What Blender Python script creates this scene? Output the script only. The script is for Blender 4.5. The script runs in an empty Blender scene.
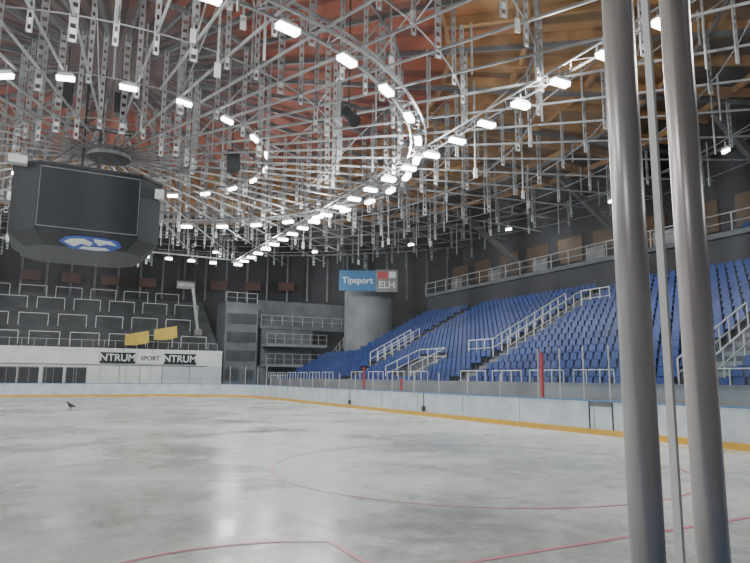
import bpy, math, random
from mathutils import Vector, Matrix, Euler
random.seed(4)
CX,CY=2.0,31.7      # rink centre
XL,XR,YN,YF=-13.6,17.6,1.15,62.6
RAD=8.5
# ---------------------------------------------------------------- materials
def newmat(name):
    m=bpy.data.materials.new(name); m.use_nodes=True
    nt=m.node_tree; nt.nodes.clear()
    out=nt.nodes.new('ShaderNodeOutputMaterial')
    return m,nt,out
def pmat(name,c1,c2=None,scale=3.0,rough=0.6,metal=0.0,emit=0,detail=4,bump=0.0,spec=0.5):
    m,nt,out=newmat(name)
    b=nt.nodes.new('ShaderNodeBsdfPrincipled')
    nt.links.new(b.outputs[0],out.inputs[0])
    b.inputs['Roughness'].default_value=rough
    b.inputs['Metallic'].default_value=metal
    b.inputs['Specular IOR Level'].default_value=spec
    if c2 is None: c2=tuple(x*0.82 for x in c1)
    tc=nt.nodes.new('ShaderNodeTexCoord')
    n=nt.nodes.new('ShaderNodeTexNoise'); n.inputs['Scale'].default_value=scale; n.inputs['Detail'].default_value=detail
    nt.links.new(tc.outputs['Object'],n.inputs['Vector'])
    r=nt.nodes.new('ShaderNodeValToRGB')
    r.color_ramp.elements[0].position=0.35; r.color_ramp.elements[0].color=(*c2,1)
    r.color_ramp.elements[1].position=0.65; r.color_ramp.elements[1].color=(*c1,1)
    nt.links.new(n.outputs['Fac'],r.inputs[0]); nt.links.new(r.outputs[0],b.inputs['Base Color'])
    if emit:
        b.inputs['Emission Color'].default_value=(*c1,1); b.inputs['Emission Strength'].default_value=emit
    if bump:
        bp=nt.nodes.new('ShaderNodeBump'); bp.inputs['Strength'].default_value=bump
        nt.links.new(n.outputs['Fac'],bp.inputs['Height']); nt.links.new(bp.outputs[0],b.inputs['Normal'])
    return m
def icemat():
    m,nt,out=newmat('ice_mat')
    b=nt.nodes.new('ShaderNodeBsdfPrincipled'); nt.links.new(b.outputs[0],out.inputs[0])
    tc=nt.nodes.new('ShaderNodeTexCoord')
    n=nt.nodes.new('ShaderNodeTexNoise'); n.inputs['Scale'].default_value=0.22; n.inputs['Detail'].default_value=9; n.inputs['Roughness'].default_value=0.62
    n2=nt.nodes.new('ShaderNodeTexNoise'); n2.inputs['Scale'].default_value=1.6; n2.inputs['Detail'].default_value=8; n2.inputs['Distortion'].default_value=0.8
    for k in (n,n2): nt.links.new(tc.outputs['Object'],k.inputs['Vector'])
    mx=nt.nodes.new('ShaderNodeMath'); mx.operation='ADD'
    nt.links.new(n.outputs['Fac'],mx.inputs[0]); nt.links.new(n2.outputs['Fac'],mx.inputs[1])
    r=nt.nodes.new('ShaderNodeValToRGB')
    e=r.color_ramp.elements
    e[0].position=0.38; e[0].color=(.48,.50,.48,1)
    e[1].position=0.60; e[1].color=(.76,.79,.775,1)
    hf=nt.nodes.new('ShaderNodeMath'); hf.operation='MULTIPLY'; hf.inputs[1].default_value=.5
    nt.links.new(mx.outputs[0],hf.inputs[0]); nt.links.new(hf.outputs[0],r.inputs[0])
    n3=nt.nodes.new('ShaderNodeTexNoise'); n3.inputs['Scale'].default_value=5; n3.inputs['Detail'].default_value=10; n3.inputs['Roughness'].default_value=.78; n3.inputs['Distortion'].default_value=2.5
    nt.links.new(tc.outputs['Object'],n3.inputs['Vector'])
    m3=nt.nodes.new('ShaderNodeMapRange'); m3.inputs[1].default_value=.3; m3.inputs[2].default_value=.7; m3.inputs[3].default_value=.74; m3.inputs[4].default_value=1.2
    nt.links.new(n3.outputs['Fac'],m3.inputs[0])
    sc=nt.nodes.new('ShaderNodeVectorMath'); sc.operation='SCALE'; nt.links.new(r.outputs[0],sc.inputs[0]); nt.links.new(m3.outputs[0],sc.inputs['Scale'])
    nt.links.new(sc.outputs[0],b.inputs['Base Color'])
    mr=nt.nodes.new('ShaderNodeMapRange'); mr.inputs[1].default_value=.38; mr.inputs[2].default_value=.6
    mr.inputs[3].default_value=.14; mr.inputs[4].default_value=.5
    nt.links.new(n.outputs['Fac'],mr.inputs[0]); nt.links.new(mr.outputs[0],b.inputs['Roughness'])
    b.inputs['Specular IOR Level'].default_value=.25
    bp=nt.nodes.new('ShaderNodeBump'); bp.inputs['Strength'].default_value=.08; bp.inputs['Distance'].default_value=.05
    nt.links.new(n2.outputs['Fac'],bp.inputs['Height']); nt.links.new(bp.outputs[0],b.inputs['Normal'])
    return m
def roofmat():
    m,nt,out=newmat('roof_deck_mat')
    b=nt.nodes.new('ShaderNodeBsdfPrincipled'); nt.links.new(b.outputs[0],out.inputs[0])
    b.inputs['Roughness'].default_value=.7
    N=nt.nodes.new; L=nt.links.new
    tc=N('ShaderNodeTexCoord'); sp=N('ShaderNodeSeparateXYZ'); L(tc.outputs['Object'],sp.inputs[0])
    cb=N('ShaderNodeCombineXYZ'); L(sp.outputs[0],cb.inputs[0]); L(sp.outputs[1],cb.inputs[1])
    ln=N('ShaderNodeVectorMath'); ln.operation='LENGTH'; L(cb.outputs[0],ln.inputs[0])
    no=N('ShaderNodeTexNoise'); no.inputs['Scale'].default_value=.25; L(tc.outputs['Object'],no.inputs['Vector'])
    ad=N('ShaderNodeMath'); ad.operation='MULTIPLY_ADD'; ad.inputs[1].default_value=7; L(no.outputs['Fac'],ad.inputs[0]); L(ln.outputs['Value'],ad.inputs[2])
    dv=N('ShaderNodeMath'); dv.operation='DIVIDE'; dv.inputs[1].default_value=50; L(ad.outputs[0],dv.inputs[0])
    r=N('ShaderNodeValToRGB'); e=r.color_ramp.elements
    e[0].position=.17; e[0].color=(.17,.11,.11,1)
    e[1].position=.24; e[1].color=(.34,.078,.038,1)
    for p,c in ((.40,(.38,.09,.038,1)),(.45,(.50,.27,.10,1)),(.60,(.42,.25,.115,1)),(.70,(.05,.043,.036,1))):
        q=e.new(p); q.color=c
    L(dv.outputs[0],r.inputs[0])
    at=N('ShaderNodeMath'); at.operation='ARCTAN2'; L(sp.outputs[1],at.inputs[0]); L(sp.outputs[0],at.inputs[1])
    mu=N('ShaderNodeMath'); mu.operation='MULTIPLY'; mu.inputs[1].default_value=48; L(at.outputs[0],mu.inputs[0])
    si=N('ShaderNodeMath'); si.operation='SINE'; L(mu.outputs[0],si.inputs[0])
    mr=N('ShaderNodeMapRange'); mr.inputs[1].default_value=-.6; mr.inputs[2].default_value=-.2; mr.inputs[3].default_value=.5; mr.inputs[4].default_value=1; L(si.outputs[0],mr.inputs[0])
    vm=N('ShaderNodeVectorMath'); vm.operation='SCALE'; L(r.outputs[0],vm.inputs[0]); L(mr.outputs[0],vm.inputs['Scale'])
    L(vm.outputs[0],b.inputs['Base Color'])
    return m
def glassmat(name,fac=.05,tint=(.96,.98,.98),haze=0):
    m,nt,out=newmat(name)
    t=nt.nodes.new('ShaderNodeBsdfTransparent'); t.inputs[0].default_value=(*tint,1)
    g=nt.nodes.new('ShaderNodeBsdfGlossy'); g.inputs['Roughness'].default_value=.03; g.inputs[0].default_value=(.9,.95,1,1)
    mx=nt.nodes.new('ShaderNodeMixShader'); mx.inputs[0].default_value=fac
    nt.links.new(t.outputs[0],mx.inputs[1]); nt.links.new(g.outputs[0],mx.inputs[2])
    last=mx
    if haze:  # milky reflection haze mixed into the glass as a streaky translucent layer
        d=nt.nodes.new('ShaderNodeBsdfTranslucent'); d.inputs[0].default_value=(.9,.93,1,1)
        tc=nt.nodes.new('ShaderNodeTexCoord'); mp=nt.nodes.new('ShaderNodeMapping'); mp.inputs['Scale'].default_value=(9,1,.35)
        n=nt.nodes.new('ShaderNodeTexNoise'); n.inputs['Scale'].default_value=1.3; n.inputs['Detail'].default_value=5
        nt.links.new(tc.outputs['Object'],mp.inputs[0]); nt.links.new(mp.outputs[0],n.inputs['Vector'])
        mr=nt.nodes.new('ShaderNodeMapRange'); mr.inputs[1].default_value=.35; mr.inputs[2].default_value=.7; mr.inputs[3].default_value=haze*.4; mr.inputs[4].default_value=haze*2.2
        nt.links.new(n.outputs['Fac'],mr.inputs[0])
        m2=nt.nodes.new('ShaderNodeMixShader'); nt.links.new(mr.outputs[0],m2.inputs[0])
        nt.links.new(mx.outputs[0],m2.inputs[1]); nt.links.new(d.outputs[0],m2.inputs[2]); last=m2
    nt.links.new(last.outputs[0],out.inputs[0])
    return m
def emat(name,c,s):
    m,nt,out=newmat(name)
    e=nt.nodes.new('ShaderNodeEmission'); e.inputs[0].default_value=(*c,1); e.inputs[1].default_value=s
    nt.links.new(e.outputs[0],out.inputs[0]); return m
M=dict(
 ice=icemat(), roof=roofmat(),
 red=pmat('ice_line_red',(.80,.20,.30),(.75,.28,.35),8,.35),
 board=pmat('board_white',(.76,.82,.89),(.56,.63,.72),1.2,.35,detail=8),
 yellow=pmat('kick_yellow',(.85,.50,.06),(.75,.42,.05),2,.4),
 blue=pmat('rail_blue',(.12,.28,.55),(.10,.24,.5),3,.4),
 floor=pmat('concrete_floor',(.32,.32,.32),(.22,.22,.22),.8,.8),
 conc=pmat('concrete_grey',(.15,.16,.18),(.09,.10,.12),.7,.85,detail=7),
 concl=pmat('concrete_light',(.30,.31,.33),(.21,.22,.24),.5,.85,detail=7),
 dark=pmat('dark_wall',(.05,.052,.06),(.03,.031,.037),.4,.8),
 terr=pmat('terrace_dark',(.07,.073,.08),(.04,.042,.047),.8,.85),
 seat=pmat('seat_blue',(.016,.058,.27),(.009,.034,.17),.45,.45),
 steel=pmat('painted_steel',(.50,.51,.52),(.36,.365,.38),1.5,.45,metal=.1),
 dsteel=pmat('grey_steel',(.22,.22,.23),(.15,.15,.16),1.5,.5,metal=.3),
 msteel=pmat('mid_grey_steel',(.36,.36,.38),(.27,.27,.29),1.5,.5,metal=.2),
 white=pmat('white_paint',(.80,.82,.83),(.68,.70,.72),1.0,.5),
 alu=pmat('aluminium',(.68,.65,.65),(.62,.59,.60),4,.33,metal=.35),
 black=pmat('black_plastic',(.018,.020,.024),(.012,.013,.017),2,.5,spec=.3),
 screen=pmat('screen_charcoal',(.017,.020,.025),(.013,.015,.020),.5,.6,spec=.2),
 lamp=emat('lamp_glow',(1,.99,.95),18),
 glass=glassmat('rink_glass',.055,haze=.010), glass2=glassmat('side_glass',.06,(.93,.96,.98)),
 edge=pmat('glass_edge',(.92,.95,.95),(.88,.92,.92),3,.3),
 redp=pmat('red_post',(.5,.04,.05),(.42,.03,.04),3,.45),
 tblue=pmat('banner_blue',(.02,.17,.38),(.02,.15,.34),1,.5),
 logo=pmat('logo_blue',(.04,.11,.50),(.03,.09,.42),1,.5),
 wood=pmat('wood_panel',(.13,.08,.045),(.09,.055,.03),.9,.6),
 woodrib=pmat('glulam_wood',(.46,.26,.10),(.36,.19,.075),1.2,.6),
 flag=pmat('flag_yellow',(.62,.45,.09),(.52,.37,.07),2,.7),
 win=pmat('window_dark',(.04,.045,.05),(.03,.03,.035),1,.15),
 bird=pmat('bird_feathers',(.05,.05,.06),(.025,.025,.03),20,.6),
 rust=pmat('panel_redbrown',(.12,.05,.04),(.09,.04,.03),1,.7),
)
# ---------------------------------------------------------------- mesh builder
class MB:
    def __init__(s): s.v=[]; s.f=[]; s.mi=[]; s.mats=[]
    def _m(s,mat):
        if mat not in s.mats: s.mats.append(mat)
        return s.mats.index(mat)
    def add(s,vs,fs,mat):
        o=len(s.v); s.v+= [tuple(p) for p in vs]; k=s._m(mat)
        for f in fs: s.f.append(tuple(i+o for i in f)); s.mi.append(k)
    def box(s,x0,x1,y0,y1,z0,z1,mat):
        vs=[(x,y,z) for z in (z0,z1) for x,y in ((x0,y0),(x1,y0),(x1,y1),(x0,y1))]
        s.add(vs,[(3,2,1,0),(4,5,6,7),(0,1,5,4),(1,2,6,5),(2,3,7,6),(3,0,4,7)],mat)
    def beam(s,a,b,w,h,mat,n=4,side=None):
        a=Vector(a);b=Vector(b);d=(b-a).normalized()
        up=Vector((0,0,1)) if abs(d.z)<.95 else Vector(side or (1,0,0))
        r=d.cross(up).normalized(); u=r.cross(d).normalized()
        if n==4: off=[(-w/2,-h/2),(w/2,-h/2),(w/2,h/2),(-w/2,h/2)]
        else: off=[(w/2*math.cos(2*math.pi*i/n),h/2*math.sin(2*math.pi*i/n)) for i in range(n)]
        vs=[p+r*x+u*y for p in (a,b) for x,y in off]
        fs=[(i,(i+1)%n,n+(i+1)%n,n+i) for i in range(n)]+[tuple(range(n))[::-1],tuple(range(n,2*n))]
        s.add(vs,fs,mat)
    def tube(s,a,b,d,mat,n=8): s.beam(a,b,d,d,mat,n)
    def prism(s,pts,z0,z1,mat,pts2=None):
        n=len(pts); p2=pts2 or pts
        vs=[(x,y,z0) for x,y in pts]+[(x,y,z1) for x,y in p2]
        s.add(vs,[(i,(i+1)%n,n+(i+1)%n,n+i) for i in range(n)]+[tuple(range(n))[::-1],tuple(range(n,2*n))],mat)
    def ob(s,name,parent=None,smooth=False,loc=None):
        me=bpy.data.meshes.new(name)
        v=s.v
        if loc: v=[(p[0]-loc[0],p[1]-loc[1],p[2]-loc[2]) for p in v]
        me.from_pydata(v,[],s.f)
        for m in s.mats: me.materials.append(M[m])
        me.polygons.foreach_set('material_index',s.mi)
        if smooth: me.polygons.foreach_set('use_smooth',[True]*len(s.f))
        me.update()
        o=bpy.data.objects.new(name,me); bpy.context.collection.objects.link(o)
        if loc: o.location=loc
        if parent: o.parent=parent
        return o
def empty(name,loc=(0,0,0)):
    e=bpy.data.objects.new(name,None); e.location=loc; bpy.context.collection.objects.link(e); return e
def text(name,s,size,loc,rz,mat,parent=None,sx=1):
    c=bpy.data.curves.new(name,'FONT'); c.body=s; c.size=size; c.align_x='CENTER'; c.align_y='CENTER'; c.extrude=.01; c.offset=size*.015
    t=bpy.data.objects.new(name+'_tmp',c); bpy.context.collection.objects.link(t)
    bpy.context.view_layer.update()
    me=bpy.data.meshes.new_from_object(t.evaluated_get(bpy.context.evaluated_depsgraph_get()))
    bpy.data.objects.remove(t)
    me.materials.clear(); me.materials.append(M[mat])
    o=bpy.data.objects.new(name,me); bpy.context.collection.objects.link(o)
    o.matrix_world=Matrix.Translation(loc)@Matrix.Rotation(rz,4,'Z')@Matrix.Rotation(math.pi/2,4,'X')@Matrix.Diagonal((sx,1,1,1))
    if parent:
        o.parent=parent; o.matrix_parent_inverse=parent.matrix_world.inverted()
    return o
# ---------------------------------------------------------------- ice + floor
def path(off,n=14):
    x0,x1,y0,y1=XL-off,XR+off,YN-off,YF+off; r=RAD+off; P=[]
    for cx,cy,a0 in ((x1-r,y0+r,-90),(x1-r,y1-r,0),(x0+r,y1-r,90),(x0+r,y0+r,180)):
        for i in range(n+1):
            a=math.radians(a0+90*i/n); P.append((cx+r*math.cos(a),cy+r*math.sin(a)))
    return P
R0=50
circ=[(CX+R0*math.cos(2*math.pi*i/96),CY+R0*math.sin(2*math.pi*i/96)) for i in range(96)]
b=MB(); b.prism(circ,-.3,-.02,'floor'); b.ob('floor')
b=MB(); b.prism(path(0),-.015,0,'ice'); b.ob('ice_rink')
# ice lines
b=MB()
def arc(cx,cy,r,a0,a1,w=.05,n=96,z=.006):
    vs=[];fs=[]
    for i in range(n+1):
        a=math.radians(a0+(a1-a0)*i/n)
        vs+=[(cx+(r-w/2)*math.cos(a),cy+(r-w/2)*math.sin(a),z),(cx+(r+w/2)*math.cos(a),cy+(r+w/2)*math.sin(a),z)]
    fs=[(2*i,2*i+1,2*i+3,2*i+2) for i in range(n)]
    b.add(vs,fs,'red')
GL=5.73
b.box(XL+1.2,XR-1.2,GL-.035,GL+.035,.002,.006,'red')
arc(CX-.1,GL-.6,2.4,58.5,121,.065)
for sx in(-1,1): b.box(CX+sx*1.24-.033-.05,CX+sx*1.24+.033-.05,GL,GL+1.45,.002,.006,'red')
arc(CX+6.7,GL+5.9,4.5,0,360,.05)
b.ob('ice_markings')
# ---------------------------------------------------------------- boards
b=MB()
def strip(o0,o1,z0,z1,mat):
    A=path(o0);B=path(o1);n=len(A)
    vs=[(x,y,z0) for x,y in A]+[(x,y,z1) for x,y in A]+[(x,y,z0) for x,y in B]+[(x,y,z1) for x,y in B]
    fs=[]
    for i in range(n):
        j=(i+1)%n
        fs+=[(i,n+i,n+j,j),(2*n+i,2*n+j,3*n+j,3*n+i),(n+i,3*n+i,3*n+j,n+j),(i,j,2*n+j,2*n+i)]
    b.add(vs,fs,mat)
strip(.0,.12,0,1.17,'board'); strip(-.015,.0,0,.2,'yellow'); strip(-.015,.14,1.17,1.22,'blue')
for y in range(4,60,4): b.box(XR-.006,XR+.01,y+.4,y+.425,.2,1.17,'dsteel')
for y in (15.55,16.6,27.8,36.7): b.box(XR-.012,XR+.01,y,y+.06,.05,1.17,'black')
b.box(XR-.014,XR+.01,15.6,16.6,1.0,1.17,'dsteel')
for y in (27.8,36.7): b.box(XR-.03,XR+.01,y-.15,y+.2,.25,.5,'black')
boards=b.ob('rink_boards')
b=MB()
P=path(.06,14)
y=9.7
while y<54:
    b.tube((XR+.07,y,1.2),(XR+.07,y,3.15 if y<20 else 2.2),.06,'alu',8); y+=1.2 if 13<y<19 else 2.4
for y,h in ((19.1,3.0),(30.3,1.9),(34.9,2.6)):
    b.box(XR+.04,XR+.12,y-.06,y+.06,1.22,h,'redp')
for i in range(15,29,2):
    x,y=P[i]; b.tube((x,y,1.2),(x,y,2.9),.06,'alu')
for i in range(15): b.tube((9-i*2.2,YF+.06,1.2),(9-i*2.2,YF+.06,2.9),.04,'msteel')
b.ob('glass_stanchions')
b=MB()
b.box(XR+.06,XR+.075,9.7,19,1.22,3.05,'glass2')
for i in range(15,28):
    x,y=P[i];x2,y2=P[i+1]; b.beam((x,y,2.05),(x2,y2,2.05),.012,1.6,'glass2')
b.ob('glass_shield')
# ---------------------------------------------------------------- near glass & posts
for k,x in enumerate((1.462,1.733)):
    b=MB(); b.tube((x,1.2,1.22),(x,1.2,3.7),.090,'alu',32)
    o=b.ob('glass_support_post',smooth=True)
b=MB(); b.box(-1.2,1.410,1.195,1.205,1.22,3.5,'glass'); b.box(1.785,4.2,1.195,1.205,1.22,3.5,'glass'); b.ob('near_glass_pane')
b=MB(); b.box(1.586,1.597,1.188,1.212,1.22,3.6,'edge'); b.ob('glass_edge_strip')
# ---------------------------------------------------------------- right stand
S0,Z0,TD,RS,NR=20.6,1.25,.78,.41,17
XT=S0+TD*18
def rz(i): return Z0+RS*i
b=MB()
for i in range(NR):
    y1=61 if i<7 else 54
    b.box(S0+TD*i,S0+TD*(i+1) if i<NR-1 else XT,3,y1,0 if i==0 else rz(i)-RS-.05,rz(i),'conc')
b.box(S0-.15,S0,3,61,0,Z0+.55,'concl')
aisles=[15.0,30.0,45.0]
for a in aisles:
    for i in range(NR-1):
        x=S0+TD*i+TD*.5; b.box(x,S0+TD*(i+1),a-.6,a+.6,rz(i),rz(i)+RS*.5,'concl')
b.ob('grandstand_right')
prof=[(0,.40),(.0,.44),(.36,.42),(.44,.80),(.475,.79),(.41,.38)]
b=MB()
def seat(x0,y,z):
    vs=[(x0+p,yy,z+q) for yy in (y-.215,y+.215) for p,q in prof]
    vs=[(p[0],(y+(p[1]-y)*(.85 if p[2]-z>.7 else 1)),p[2]) for p in vs]
    fs=[(j,(j+1)%6,6+(j+1)%6,6+j) for j in range(6)]+[(5,4,3,2,1,0),(6,7,8,9,10,11)]
    b.add(vs,fs,'seat')
    b.box(x0+.2,x0+.26,y-.04,y+.04,z,z+.40,'dsteel')
for i in range(NR):
    y1=60.5 if i<7 else 53.6
    y=3.4
    while y<y1:
        if all(abs(y-a)>.9 for a in aisles) and not(35.2<y<39 and 1<=i<=4): seat(S0+TD*i+.22,y,rz(i))
        y+=.52
for i in range(3):
    y=5
    while y<22:
        seat(XT+1.2+i*.85,y,10.5+.4*i); y+=.55
b.ob('stadium_seats')
def rail(b,pts,h=1.0,d=.055,post=1.2,mid=True,mat='white'):
    for (p,q) in zip(pts[:-1],pts[1:]):
        p=Vector(p);q=Vector(q);L=(q-p).length;n=max(1,int(round(L/post)))
        b.tube(p+Vector((0,0,h)),q+Vector((0,0,h)),d,mat,6)
        if mid: 
            b.tube(p+Vector((0,0,h*.5)),q+Vector((0,0,h*.5)),d*.7,mat,6)
        for k in range(n+1):
            r=p.lerp(q,k/n); b.tube(r,r+Vector((0,0,h)),d,mat,6)
b=MB()
for a,i0,i1 in ((30,5,13),(15,1,7),(45,4,9)):
    for sy in (-.7,.7):
        rail(b,[(S0+TD*i0,a+sy,rz(i0)),(S0+TD*i1,a+sy,rz(i1))],1.1,.075,.8)
rail(b,[(S0+TD*5,30.7,rz(5)),(S0+TD*5,33.2,rz(5))],1.1,.07,.8)
rail(b,[(S0+TD*13,29.3,rz(13)),(S0+TD*13,27.0,rz(13))],1.1,.07,.8)
rail(b,[(S0+TD*1,35.4,rz(1)),(S0+TD*4.6,35.4,rz(4))],1.1,.07,1)
rail(b,[(S0+TD*1,38.8,rz(1)),(S0+TD*4.6,38.8,rz(4))],1.1,.07,1)
rail(b,[(S0+TD*4.6,35.4,rz(4)),(S0+TD*4.6,38.8,rz(4))],1.1,.07,1)
b.ob('stair_railing')
b=MB()
y=4.0
while y<60:
    if all(abs(y+1-a)>1.6 for a in aisles): rail(b,[(S0-.08,y,Z0+.55),(S0-.08,y+2.2,Z0+.55)],.55,.05,.75,False)
    y+=2.8
b.ob('front_railing')
# gallery above
b=MB()
b.box(XT,XT+.3,3,54,0,10.2,'dark')
b.box(XT-.3,XT+4.6,3,54,10.2,10.5,'conc')
for i in (1,2): b.box(XT+1.1+i*.85,XT+4.6,4,23,10.5,10.5+.4*i,'conc')
b.box(XT+4.6,XT+4.9,3,54,0,17,'dark')
for y in range(5,54,4): b.box(XT+4.5,XT+4.6,y,y+2.8,11.8,14.0,'wood')
for y in range(26,54,6): b.box(XT+1.5,XT+3.0,y,y+1.8,10.5,11.9,'dsteel')
b.ob('gallery_right')
b=MB(); rail(b,[(XT-.2,3,10.5),(XT-.2,54,10.5)],1.1,.08,1.8,mat='steel')
b.ob('gallery_railing')
b=MB()
for y in range(8,56,12):
    b.beam((XT+4.2,y,12.2),(XT-3,y,16.6),.3,.5,'dsteel')
b.ob('roof_bracket_beam')
# corner concrete stair tower & landing
b=MB()
cx,cy=31.2,60.5
b.prism([(cx+2.7*math.cos(2*math.pi*i/40),cy+2.7*math.sin(2*math.pi*i/40)) for i in range(40)],0,11.2,'concl')
b.ob('concrete_column')
b=MB()
b.box(16.8,20.4,66.2,70,0,9.9,'conc'); b.box(21,27,66.5,67,0,7.2,'conc'); b.box(20.8,34,66.4,70,7.2,7.6,'conc')
b.box(21,35,68.5,69,7.6,10.6,'conc')
for z in (1.2,3.2,5.2,7.2): b.box(17.0,20.2,66.12,66.2,z+.4,z+1.5,'terr')
for z in (3.0,5.2): b.box(21,28,64.6,66.4,z,z+.3,'concl')
b.ob('corner_stair_block')
b=MB()
rail(b,[(20.8,66.3,7.6),(33,66.3,7.6)],1.1,.06,1.2,mat='steel')
rail(b,[(16.9,66.4,9.9),(20.3,66.4,9.9)],1.1,.06,1.2,mat='steel')
for z in (3.3,5.5): rail(b,[(21,64.7,z),(28,64.7,z)],1.1,.06,1.0,mat='steel')
rail(b,[(26.4,62,2.2),(26.4,55,5.6)],1.1,.06,1.0,mat='steel')
rail(b,[(21,63,1.0),(27,63,1.0)],1.1,.07,.9)
b.ob('corner_railing')
# ---------------------------------------------------------------- far stand
F0=66.0; NT=14; FT=.82; FR=.5; FZ=4.3
b=MB()
b.box(-28,16.5,F0-.3,F0,0,FZ,'white')
for i in range(NT):
    w=math.sqrt(max(1,48.5**2-(F0+FT*(i+1)-CY)**2))
    b.box(max(-28,CX-w),min(16.5,CX+w),F0+FT*i,F0+FT*(i+1),(0 if i==0 else FZ+FR*(i-1)),FZ+FR*i,'terr')
b.box(-28,16.5,F0-.35,F0-.05,FZ,FZ+.25,'white')
b.ob('terrace_far')
b=MB()
for (x0,x1) in ((-3.8,-2.2),(-2.0,-.4),(.0,1.6),(1.9,3.6)): 
    b.box(x0,x1,F0-.36,F0-.3,.0,2.6,'win'); b.box(x0-.08,x0,F0-.38,F0-.3,0,2.7,'dsteel'); b.box(x0,x1,F0-.38,F0-.3,2.6,2.7,'dsteel')
    b.box((x0+x1)/2-.03,(x0+x1)/2+.03,F0-.38,F0-.3,0,2.6,'dsteel')
for x in (-6,-4.3,6.5,8.4,10.5,13.2): b.box(x,x+.05,F0-.33,F0-.3,0,2.9,'dsteel')
b.box(-8,15,F0-.36,F0-.3,2.9,2.98,'dsteel')
b.ob('door_1')
b=MB()
rows=[(1,0),(5,1.6),(9,.4),(12,2.0)]
for i,o in rows:
    z=FZ+FR*i; yy=F0+FT*i+.4
    w=min(28.0,math.sqrt(46**2-(yy-CY)**2)-1)
    x=-w+2+o
    while x<13.5:
        for q in (x,x+2.6): b.tube((q,yy,z),(q,yy,z+1.25),.07,'white',6)
        b.tube((x,yy,z+1.25),(x+2.6,yy,z+1.25),.07,'white',6)
        x+=3.5
b.ob('crush_barriers')
b=MB(); rail(b,[(-26,F0-.2,FZ+.25),(16,F0-.2,FZ+.25)],.75,.05,1.0,False,'steel'); b.ob('terrace_front_railing')
for (x,w,t) in ((6.3,3.2,'NTRUM'),(12.2,3.2,'NTRUM'),(9.3,2.6,'')):
    e=empty('advertising_banner',(x,F0-.42,3.7))
    b=MB(); b.box(x-w/2,x+w/2,F0-.44,F0-.40,3.1,4.15,'black' if t else 'white'); 
    o=b.ob('cloth'); o.parent=e; o.matrix_parent_inverse=Matrix.Translation((-x,-(F0-.42),-3.7))
    bpy.context.view_layer.update()
    text('lettering',t or 'SPORT',.95 if t else .6,(x,F0-.46,3.62),0,'white' if t else 'black',e)
for (x,z) in ((6.8,4.9),(9.5,5.5)):
    b=MB(); n=8
    vs=[];fs=[]
    for k in range(n+1):
        u=k/n
        vs+=[(x+u*2.3,F0-.5+.12*math.sin(u*7),z+u*.35-.15*math.sin(u*3)),(x+u*2.2,F0-.5+.12*math.sin(u*7+1),z+1.0+u*.5)]
    fs=[(2*k,2*k+2,2*k+3,2*k+1) for k in range(n)]
    b.add(vs,fs,'flag'); b.tube((x+.0,F0-.5,FZ-.2),(x,F0-.5,z+1.3),.05,'dsteel'); b.ob('flag')
b=MB(); b.tube((14.6,69.4,6.9),(13.6,68.2,11.4),.35,'steel',12); b.box(14.2,15,69.0,69.8,6.32,7.0,'dsteel'); b.ob('ventilation_pipe')
# ---------------------------------------------------------------- outer wall
b=MB(); n=96
vs=[(x,y,z) for z in (-.02,19) for x,y in circ]
b.add(vs,[((i+1)%n,i,n+i,n+(i+1)%n) for i in range(n)],'dark'); b.ob('wall_outer')
b=MB()
for k in range(-6,7):
    a=math.radians(90+k*5.0)
    for rr,z0,z1,mt,wd in ((48.3,12.6,13.7,'rust',2.0),):
        p=Vector((CX+rr*math.cos(a),CY+rr*math.sin(a),0)); t=Vector((-math.sin(a),math.cos(a),0))
        b.beam(p-t*wd/2+Vector((0,0,(z0+z1)/2)),p+t*wd/2+Vector((0,0,(z0+z1)/2)),.1,z1-z0,mt)
for k in range(-30,31):
    a=math.radians(90+k*3); p=(CX+49.0*math.cos(a),CY+49.0*math.sin(a))
    b.tube((*p,11.3),(*p,17.3),.3,'dsteel',6)
b.ob('trim_wall_panels')
e=empty('sector_sign',(13.9,74,12.4)); b=MB(); b.box(12.9,15.0,73.9,74,12,12.9,'dsteel'); o=b.ob('plate'); o.parent=e; o.matrix_parent_inverse=e.matrix_basis.inverted()
b=MB(); b.tube((13,73.95,12.9),(13,73.95,16),.04,'dsteel'); b.tube((14.9,73.95,12.9),(14.9,73.95,16),.04,'dsteel'); o=b.ob('hangers'); o.parent=e; o.matrix_parent_inverse=e.matrix_basis.inverted()
bpy.context.view_layer.update()
text('lettering','SEKTOR',.5,(13.95,73.88,12.45),0,'white',e)
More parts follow.
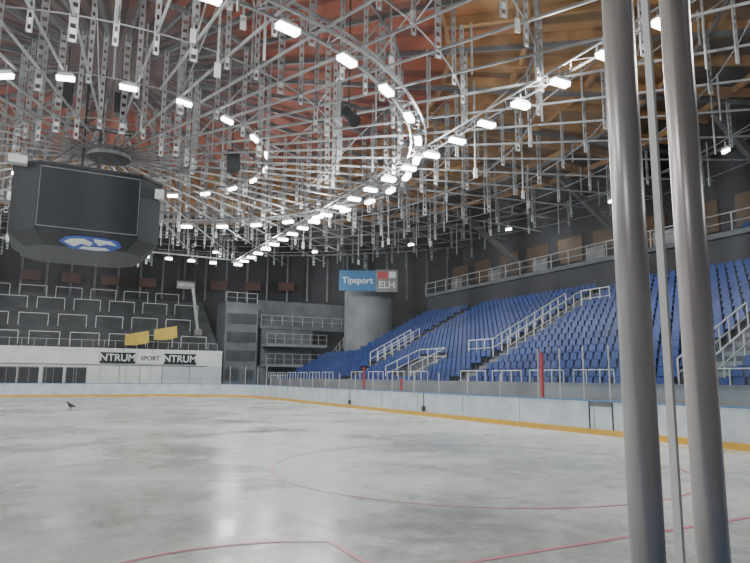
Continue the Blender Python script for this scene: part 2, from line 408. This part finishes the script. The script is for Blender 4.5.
# ---------------------------------------------------------------- roof
def pol(r,a,z): return (CX+r*math.cos(a),CY+r*math.sin(a),z)
ZR=17.4
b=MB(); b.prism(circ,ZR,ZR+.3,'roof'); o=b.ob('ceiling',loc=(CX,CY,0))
b=MB()
for k in range(60):
    a=2*math.pi*k/60; b.beam(pol(16.5,a,17.15),pol(33,a,17.15),.22,.45,'woodrib')
for r in (16.5,20,24,28,32):
    for i in range(60): b.beam(pol(r,2*math.pi*i/60,17.15),pol(r,2*math.pi*(i+1)/60,17.15),.16,.35,'woodrib')
b.ob('timber_roof_ribs')
def zl(r): return 12.5+.072*r
def zu(r): return 16.8
b=MB(); c=MB(); v=MB()
NA=56
rings=[4,7.6,11.2,14.2,17.2,20.4,24,27.6,32,36.5,41,46]
for k in range(NA):
    a=2*math.pi*(k+.37)/NA
    r0=.9 if k%2==0 else 7.6
    b.beam(pol(r0,a,zl(r0)),pol(49,a,zl(49)),.07,.09,'steel')
    if k%2==0: b.beam(pol(3,a,zu(3)),pol(49.5,a,zu(49)),.12,.22,'dsteel')
    for j,r in enumerate(rings):
        if r<6 and k%2: continue
        if r<12 and k%2 and j%2: continue
        p=Vector(pol(r,a,0)); ext=random.uniform(.3,1.1)
        za,zb=zl(r)-ext,zu(r)
        w=.11 if (j+k)%3==0 else .07
        for sgn in (-1,1):
            v.box(p.x+sgn*w-.022,p.x+sgn*w+.022,p.y-.03,p.y+.03,za,zb,'steel')
        m=int((zb-za)/.36)
        for i in range(m+1):
            z=za+(zb-za)*i/m
            v.box(p.x-w,p.x+w,p.y-.02,p.y+.02,max(za,z-.1),z+.1,'white' if i<2 else 'steel')
        if j+1<len(rings) and (k+j)%5==0:
            b.beam(pol(r,a,zl(r)),pol(rings[j+1],a,zu(0)-.1),.045,.045,'steel')
for i in range(520):
    a=random.uniform(0,2*math.pi); r=math.sqrt(random.uniform(25,42**2)); p=pol(r,a,0)
    z0=zl(r)+random.uniform(-1.6,1.2)
    v.box(p[0]-.035,p[0]+.035,p[1]-.035,p[1]+.035,z0,16.9,'steel')
    if i%3==0: v.box(p[0]-.10,p[0]+.10,p[1]-.03,p[1]+.03,z0-.5,z0,'white')
for j,r in enumerate(rings):
    n=84
    for i in range(n):
        a0,a1=2*math.pi*i/n,2*math.pi*(i+1)/n
        if r<40: c.beam(pol(r,a0,zl(r)),pol(r,a1,zl(r)),.04,.04,'msteel')
        if j%2: c.beam(pol(r,a0,zu(r)-.1),pol(r,a1,zu(r)-.1),.1,.18,'dsteel')
b.ob('radial_roof_trusses'); c.ob('roof_ring_beams'); v.ob('perforated_hangers')
b=MB(); n=96; HL=12.75
for i in range(n):
    a0,a1=2*math.pi*i/n,2*math.pi*(i+1)/n; am=(a0+a1)/2
    for r,z in ((14.7,HL+.35),(15.4,HL+.35),(15.05,HL+.9)):
        b.beam(pol(r,a0,z),pol(r,a1,z),.09,.09,'msteel')
    b.beam(pol(14.7,a0,HL+.35),pol(15.4,am,HL+.35),.04,.04,'msteel'); b.beam(pol(15.4,am,HL+.35),pol(14.7,a1,HL+.35),.04,.04,'msteel')
    b.beam(pol(14.7,a0,HL+.35),pol(15.05,am,HL+.9),.04,.04,'msteel')
for x in (15.9,-11.9):
    for dx,z in ((-.3,HL+.35),(.3,HL+.35)):
        b.beam((x+dx,3,z),(x+dx,60,z),.06,.06,'steel')
    for i in range(48):
        y=3+i*1.19; b.beam((x-.3,y,HL+.35),(x+.3,y+.6,HL+.35),.035,.035,'msteel'); b.beam((x+.3,y+.6,HL+.35),(x-.3,y+1.19,HL+.35),.035,.035,'msteel')
b.beam((-11.9,59,HL+.4),(15.9,59,HL+.4),.12,.12,'steel')
b.ob('lighting_catwalk')
# ---------------------------------------------------------------- lamps
lampM=MB()
def lamp(x,y,z,ang,L=.85,W=.28):
    c_,s_=math.cos(ang),math.sin(ang)
    def q(u,w): return (x+u*c_-w*s_, y+u*s_+w*c_)
    def pr(L,W,z0,z1,mat,k=1):
        A=[q(-L/2,-W/2),q(L/2,-W/2),q(L/2,W/2),q(-L/2,W/2)]
        B=[q(-L/2*k,-W/2*k),q(L/2*k,-W/2*k),q(L/2*k,W/2*k),q(-L/2*k,W/2*k)]
        lampM.prism(A,z0,z1,mat,B)
    pr(L+.06,W+.06,z,z+.14,'white',.7); pr(L,W,z-.15,z-.005,'lamp')
    lampM.beam((x,y,z+.12),(x,y,z+.45),.05,.05,'steel')
rowy=[5.0+2.15*i for i in range(26)]
for y in rowy:
    for x in (15.9,-11.9): lamp(x,y,HL,.0,.75)
for k in range(36):
    a=2*math.pi*(k+.5)/36; p=pol(15.05,a,0); lamp(p[0],p[1],HL,a+math.pi/2,.75)
for k in range(22):
    a=2*math.pi*(k+.5)/22; p=pol(7.6,a,0); lamp(p[0],p[1],HL+.1,a+math.pi/2,.6,.14)
for k in range(12): lamp(-9+k*2.05,59,HL,0,.6)
for k in range(40):
    if k%2==0: continue
    a=2*math.pi*(k+.5)/40; p=pol(32,a,0); lamp(p[0],p[1],zl(32)-.55,a+math.pi/2,.5,.14)
lampM.ob('ceiling_lights')
def pl(x,y,z,W,r=.10):
    l=bpy.data.lights.new('rink_or_fill_light','POINT'); l.energy=W; l.shadow_soft_size=r; l.color=(1,.99,.965)
    o=bpy.data.objects.new('rink_or_fill_light',l); o.location=(x,y,z); bpy.context.collection.objects.link(o)
for i in (0,5,10,15,20,25):
    for x in (15.9,-11.9): pl(x,rowy[i],HL-.27,1800)
for k in (2,8,14,20,26,32):
    a=2*math.pi*(k+.5)/36; p=pol(15.05,a,0); pl(p[0],p[1],HL-.27,1000)
for p in ((28,64),(2,62)): pl(p[0],p[1],HL+.2,420)
pl(-9,-4,6,600); pl(14,-2,6,450)  # added fill lights behind the camera to brighten the near posts, no fixtures
for y in (14,40): pl(37.5,y,13.8,90)
# ---------------------------------------------------------------- scoreboard
SX=CX-.8
sb=empty('scoreboard',(SX,CY,9.0)); bpy.context.view_layer.update()
def adopt(o,p): o.parent=p; o.matrix_parent_inverse=p.matrix_basis.inverted(); return o
def octo(h,c): return [(SX+x,CY+y) for x,y in ((-h+c,-h),(h-c,-h),(h,-h+c),(h,h-c),(h-c,h),(-h+c,h),(-h,h-c),(-h,-h+c))]
ZB,ZM,ZT=7.4,7.9,10.75
b=MB()
b.prism(octo(3.02,1.0),ZM,ZT,'screen'); b.prism(octo(2.35,.75),ZB,ZM,'black',octo(3.02,1.0)); b.prism(octo(3.08,1.02),ZT,ZT+.1,'black')
adopt(b.ob('housing'),sb)
b=MB()
b.box(SX-1.95,SX+1.95,CY-3.06,CY-3.02,ZM+.2,ZT-.15,'screen')
for zz in (ZM+.15,ZT-.15): b.box(SX-1.97,SX+1.97,CY-3.08,CY-3.02,zz,zz+.04,'dsteel')
for xx in (-1.99,1.95): b.box(SX+xx,SX+xx+.03,CY-3.08,CY-3.02,ZM+.15,ZT-.11,'dsteel')
adopt(b.ob('screen_front'),sb)
b=MB()
b.box(SX-3.2,SX-2.5,CY-2.95,CY-2.5,ZT-.1,ZT+.22,'white'); b.box(SX+2.7,SX+3.1,CY-2.4,CY-1.8,ZT-.7,ZT-.25,'white')
adopt(b.ob('label_boxes'),sb)
def onface(x,z,o=0):
    t=(z-ZB)/(ZM-ZB); return (SX+x, CY-(2.35+.67*t)-.03-o, z-o*.5-.03)
b=MB()
def poly(pts,mat,o): b.add([onface(x*.9+.15,za+(z-za)*.82,o) for x,z in pts],[tuple(range(len(pts)))],mat)
za=ZB+.22
poly([(-1.35,za-.02),(-1.1,za+.2),(-.5,za+.27),(.5,za+.27),(1.2,za+.2),(1.4,za-.05),(1.0,za-.27),(.2,za-.32),(-.8,za-.3)],'logo',.0)
poly([(-1.15,za-.02),(-.9,za+.12),(-.3,za+.18),(.1,za+.02),(.0,za-.12),(-.4,za-.05),(-.7,za-.2)],'white',.02)
poly([(.1,za+.2),(.9,za+.16),(1.2,za-.02),(.7,za+.02),(.4,za-.08),(.2,za+.05)],'white',.02)
poly([(-.5,za-.26),(-.3,za-.16),(.7,za-.14),(.9,za-.24),(.2,za-.29)],'white',.02)
adopt(b.ob('team_logo'),sb)
b=MB()
for dx,dy in ((-1,-1),(1,-1),(1,1),(-1,1)):
    b.tube((SX+dx*.35,CY+dy*.35,ZT+.1),(SX+dx*.35,CY+dy*.35,16.8),.1,'black')
    b.tube((SX+dx*2,CY+dy*2,ZT+.1),(SX+dx*.35,CY+dy*.35,13.0),.04,'black')
for i in range(10):
    z=ZT+.2+i*.58
    b.beam((SX-.35,CY-.35,z),(SX+.35,CY-.35,z+.5),.05,.05,'black'); b.beam((SX-.35,CY+.35,z),(SX-.35,CY-.35,z+.5),.05,.05,'black')
b.tube((SX-1.8,CY-.35,13.6),(SX+1.8,CY-.35,13.6),.08,'black')
adopt(b.ob('suspension_truss'),sb)
b=MB(); b.prism([pol(1.0,2*math.pi*i/24,0)[:2] for i in range(24)],12.35,12.75,'dsteel'); b.ob('roof_hub')
for dx,zt in ((-1.3,15.0),(1.0,15.0),(-4.5,14.5),(6.4,13.2)):
    e=empty('loudspeaker',(SX+dx,CY-1.6,zt)); b=MB()
    for i in range(3):
        z=zt-.36*i; y0=CY-1.6-.1*i
        b.prism([(SX+dx-.3,y0-.35),(SX+dx+.3,y0-.35),(SX+dx+.22,y0+.3),(SX+dx-.22,y0+.3)],z-.33,z,'black')
    b.tube((SX+dx,CY-1.6,zt),(SX+dx,CY-1.6,16.9),.05,'black')
    adopt(b.ob('line_array'),e)
e=empty('spotlight',(9.6,20.6,11.9)); b=MB(); ox,oz=.35,.25
b.tube((9.3+ox,20.6,12.2+oz),(9.3+ox,20.6,16.9),.05,'black'); b.beam((9.0+ox,20.6,12.2+oz),(9.6+ox,20.6,12.2+oz),.06,.06,'black')
b.box(8.98+ox,9.03+ox,20.55,20.65,11.6+oz,12.2+oz,'black'); b.box(9.57+ox,9.62+ox,20.55,20.65,11.6+oz,12.2+oz,'black')
b.beam((9.3+ox,20.9,12.0+oz),(9.3+ox,20.2,11.4+oz),.42,.42,'black',12); b.beam((9.3+ox,20.2,11.4+oz),(9.3+ox,20.05,11.27+oz),.5,.5,'black',12)
adopt(b.ob('lamp_head'),e)
# ---------------------------------------------------------------- hanging banner
th=-27.2*math.pi/180
bc=Vector((28.7,55.9,11.75)); bn=empty('hanging_banner',bc); bpy.context.view_layer.update()
Rz=Matrix.Rotation(th,4,'Z')
def loc(x,y,z): return bc+(Rz@Vector((x,y,z)))
b=MB()
def bb(x0,x1,y0,y1,z0,z1,mat):
    vs=[loc(x,y,z) for z in (z0,z1) for x,y in ((x0,y0),(x1,y0),(x1,y1),(x0,y1))]
    b.add(vs,[(3,2,1,0),(4,5,6,7),(0,1,5,4),(1,2,6,5),(2,3,7,6),(3,0,4,7)],mat)
bb(-3.0,.75,-.08,0,-1.05,1.05,'tblue'); bb(.75,3.0,-.08,0,-1.15,1.15,'dsteel')
bb(.95,2.0,-.10,-.08,.2,.95,'redp'); bb(2.1,2.8,-.10,-.08,.3,.95,'white')
b.tube(loc(-2.6,0,1.05),loc(-2.6,0,5.2),.05,'dsteel'); b.tube(loc(2.6,0,1.05),loc(2.6,0,5.2),.05,'dsteel')
adopt(b.ob('panel'),bn)
text('lettering_1','Tipsport',.9,loc(-1.1,-.1,0),th,'white',bn)
text('lettering_2','ELH',1.0,loc(1.9,-.1,-.45),th,'white',bn)
# ---------------------------------------------------------------- bird
def bird(x,y):
    me=bpy.data.meshes.new('pigeon'); s=1.6
    V=[(0,0,.15),(.07,0,.17),(.12,0,.22),(.145,0,.255),(.19,0,.25),(-.07,0,.14),(-.15,0,.12),(-.24,0,.10),(-.01,.03,.08),(-.01,.035,.0),(-.01,-.03,.08),(-.01,-.035,.0),(.03,.035,.004),(.03,-.035,.004)]
    E=[(0,1),(1,2),(2,3),(3,4),(0,5),(5,6),(6,7),(0,8),(8,9),(0,10),(10,11),(9,12),(11,13)]
    Rr=[.065,.055,.032,.034,.008,.055,.03,.02,.012,.006,.012,.006,.005,.005]
    me.from_pydata([(a*s,b_*s,c_*s) for a,b_,c_ in V],E,[]); o=bpy.data.objects.new('pigeon',me); bpy.context.collection.objects.link(o)
    me.materials.append(M['bird'])
    o.modifiers.new('skin','SKIN')
    for i,sv in enumerate(me.skin_vertices[0].data): sv.radius=(Rr[i]*s,Rr[i]*s); sv.use_root=(i==0)
    m=o.modifiers.new('sub','SUBSURF'); m.levels=2; m.render_levels=2
    o.location=(x,y,.012); o.rotation_euler=(0,0,2.3)
try: bird(1.5,39.6)
except Exception as ex: print('bird',ex)
# ---------------------------------------------------------------- world & camera
w=bpy.data.worlds.new('World'); bpy.context.scene.world=w; w.use_nodes=True
w.node_tree.nodes['Background'].inputs[0].default_value=(.5,.55,.6,1); w.node_tree.nodes['Background'].inputs[1].default_value=.3
cam=bpy.data.cameras.new('camera'); co=bpy.data.objects.new('camera',cam); bpy.context.collection.objects.link(co)
cam.sensor_width=36; cam.lens=36*620/750; cam.clip_start=.05; cam.clip_end=300
co.matrix_world=Matrix.Translation((0,0,1.95))@Euler((math.radians(98.8),0,math.radians(-27.8))).to_matrix().to_4x4()@Matrix.Rotation(math.radians(.5),4,'Z')
bpy.context.scene.camera=co
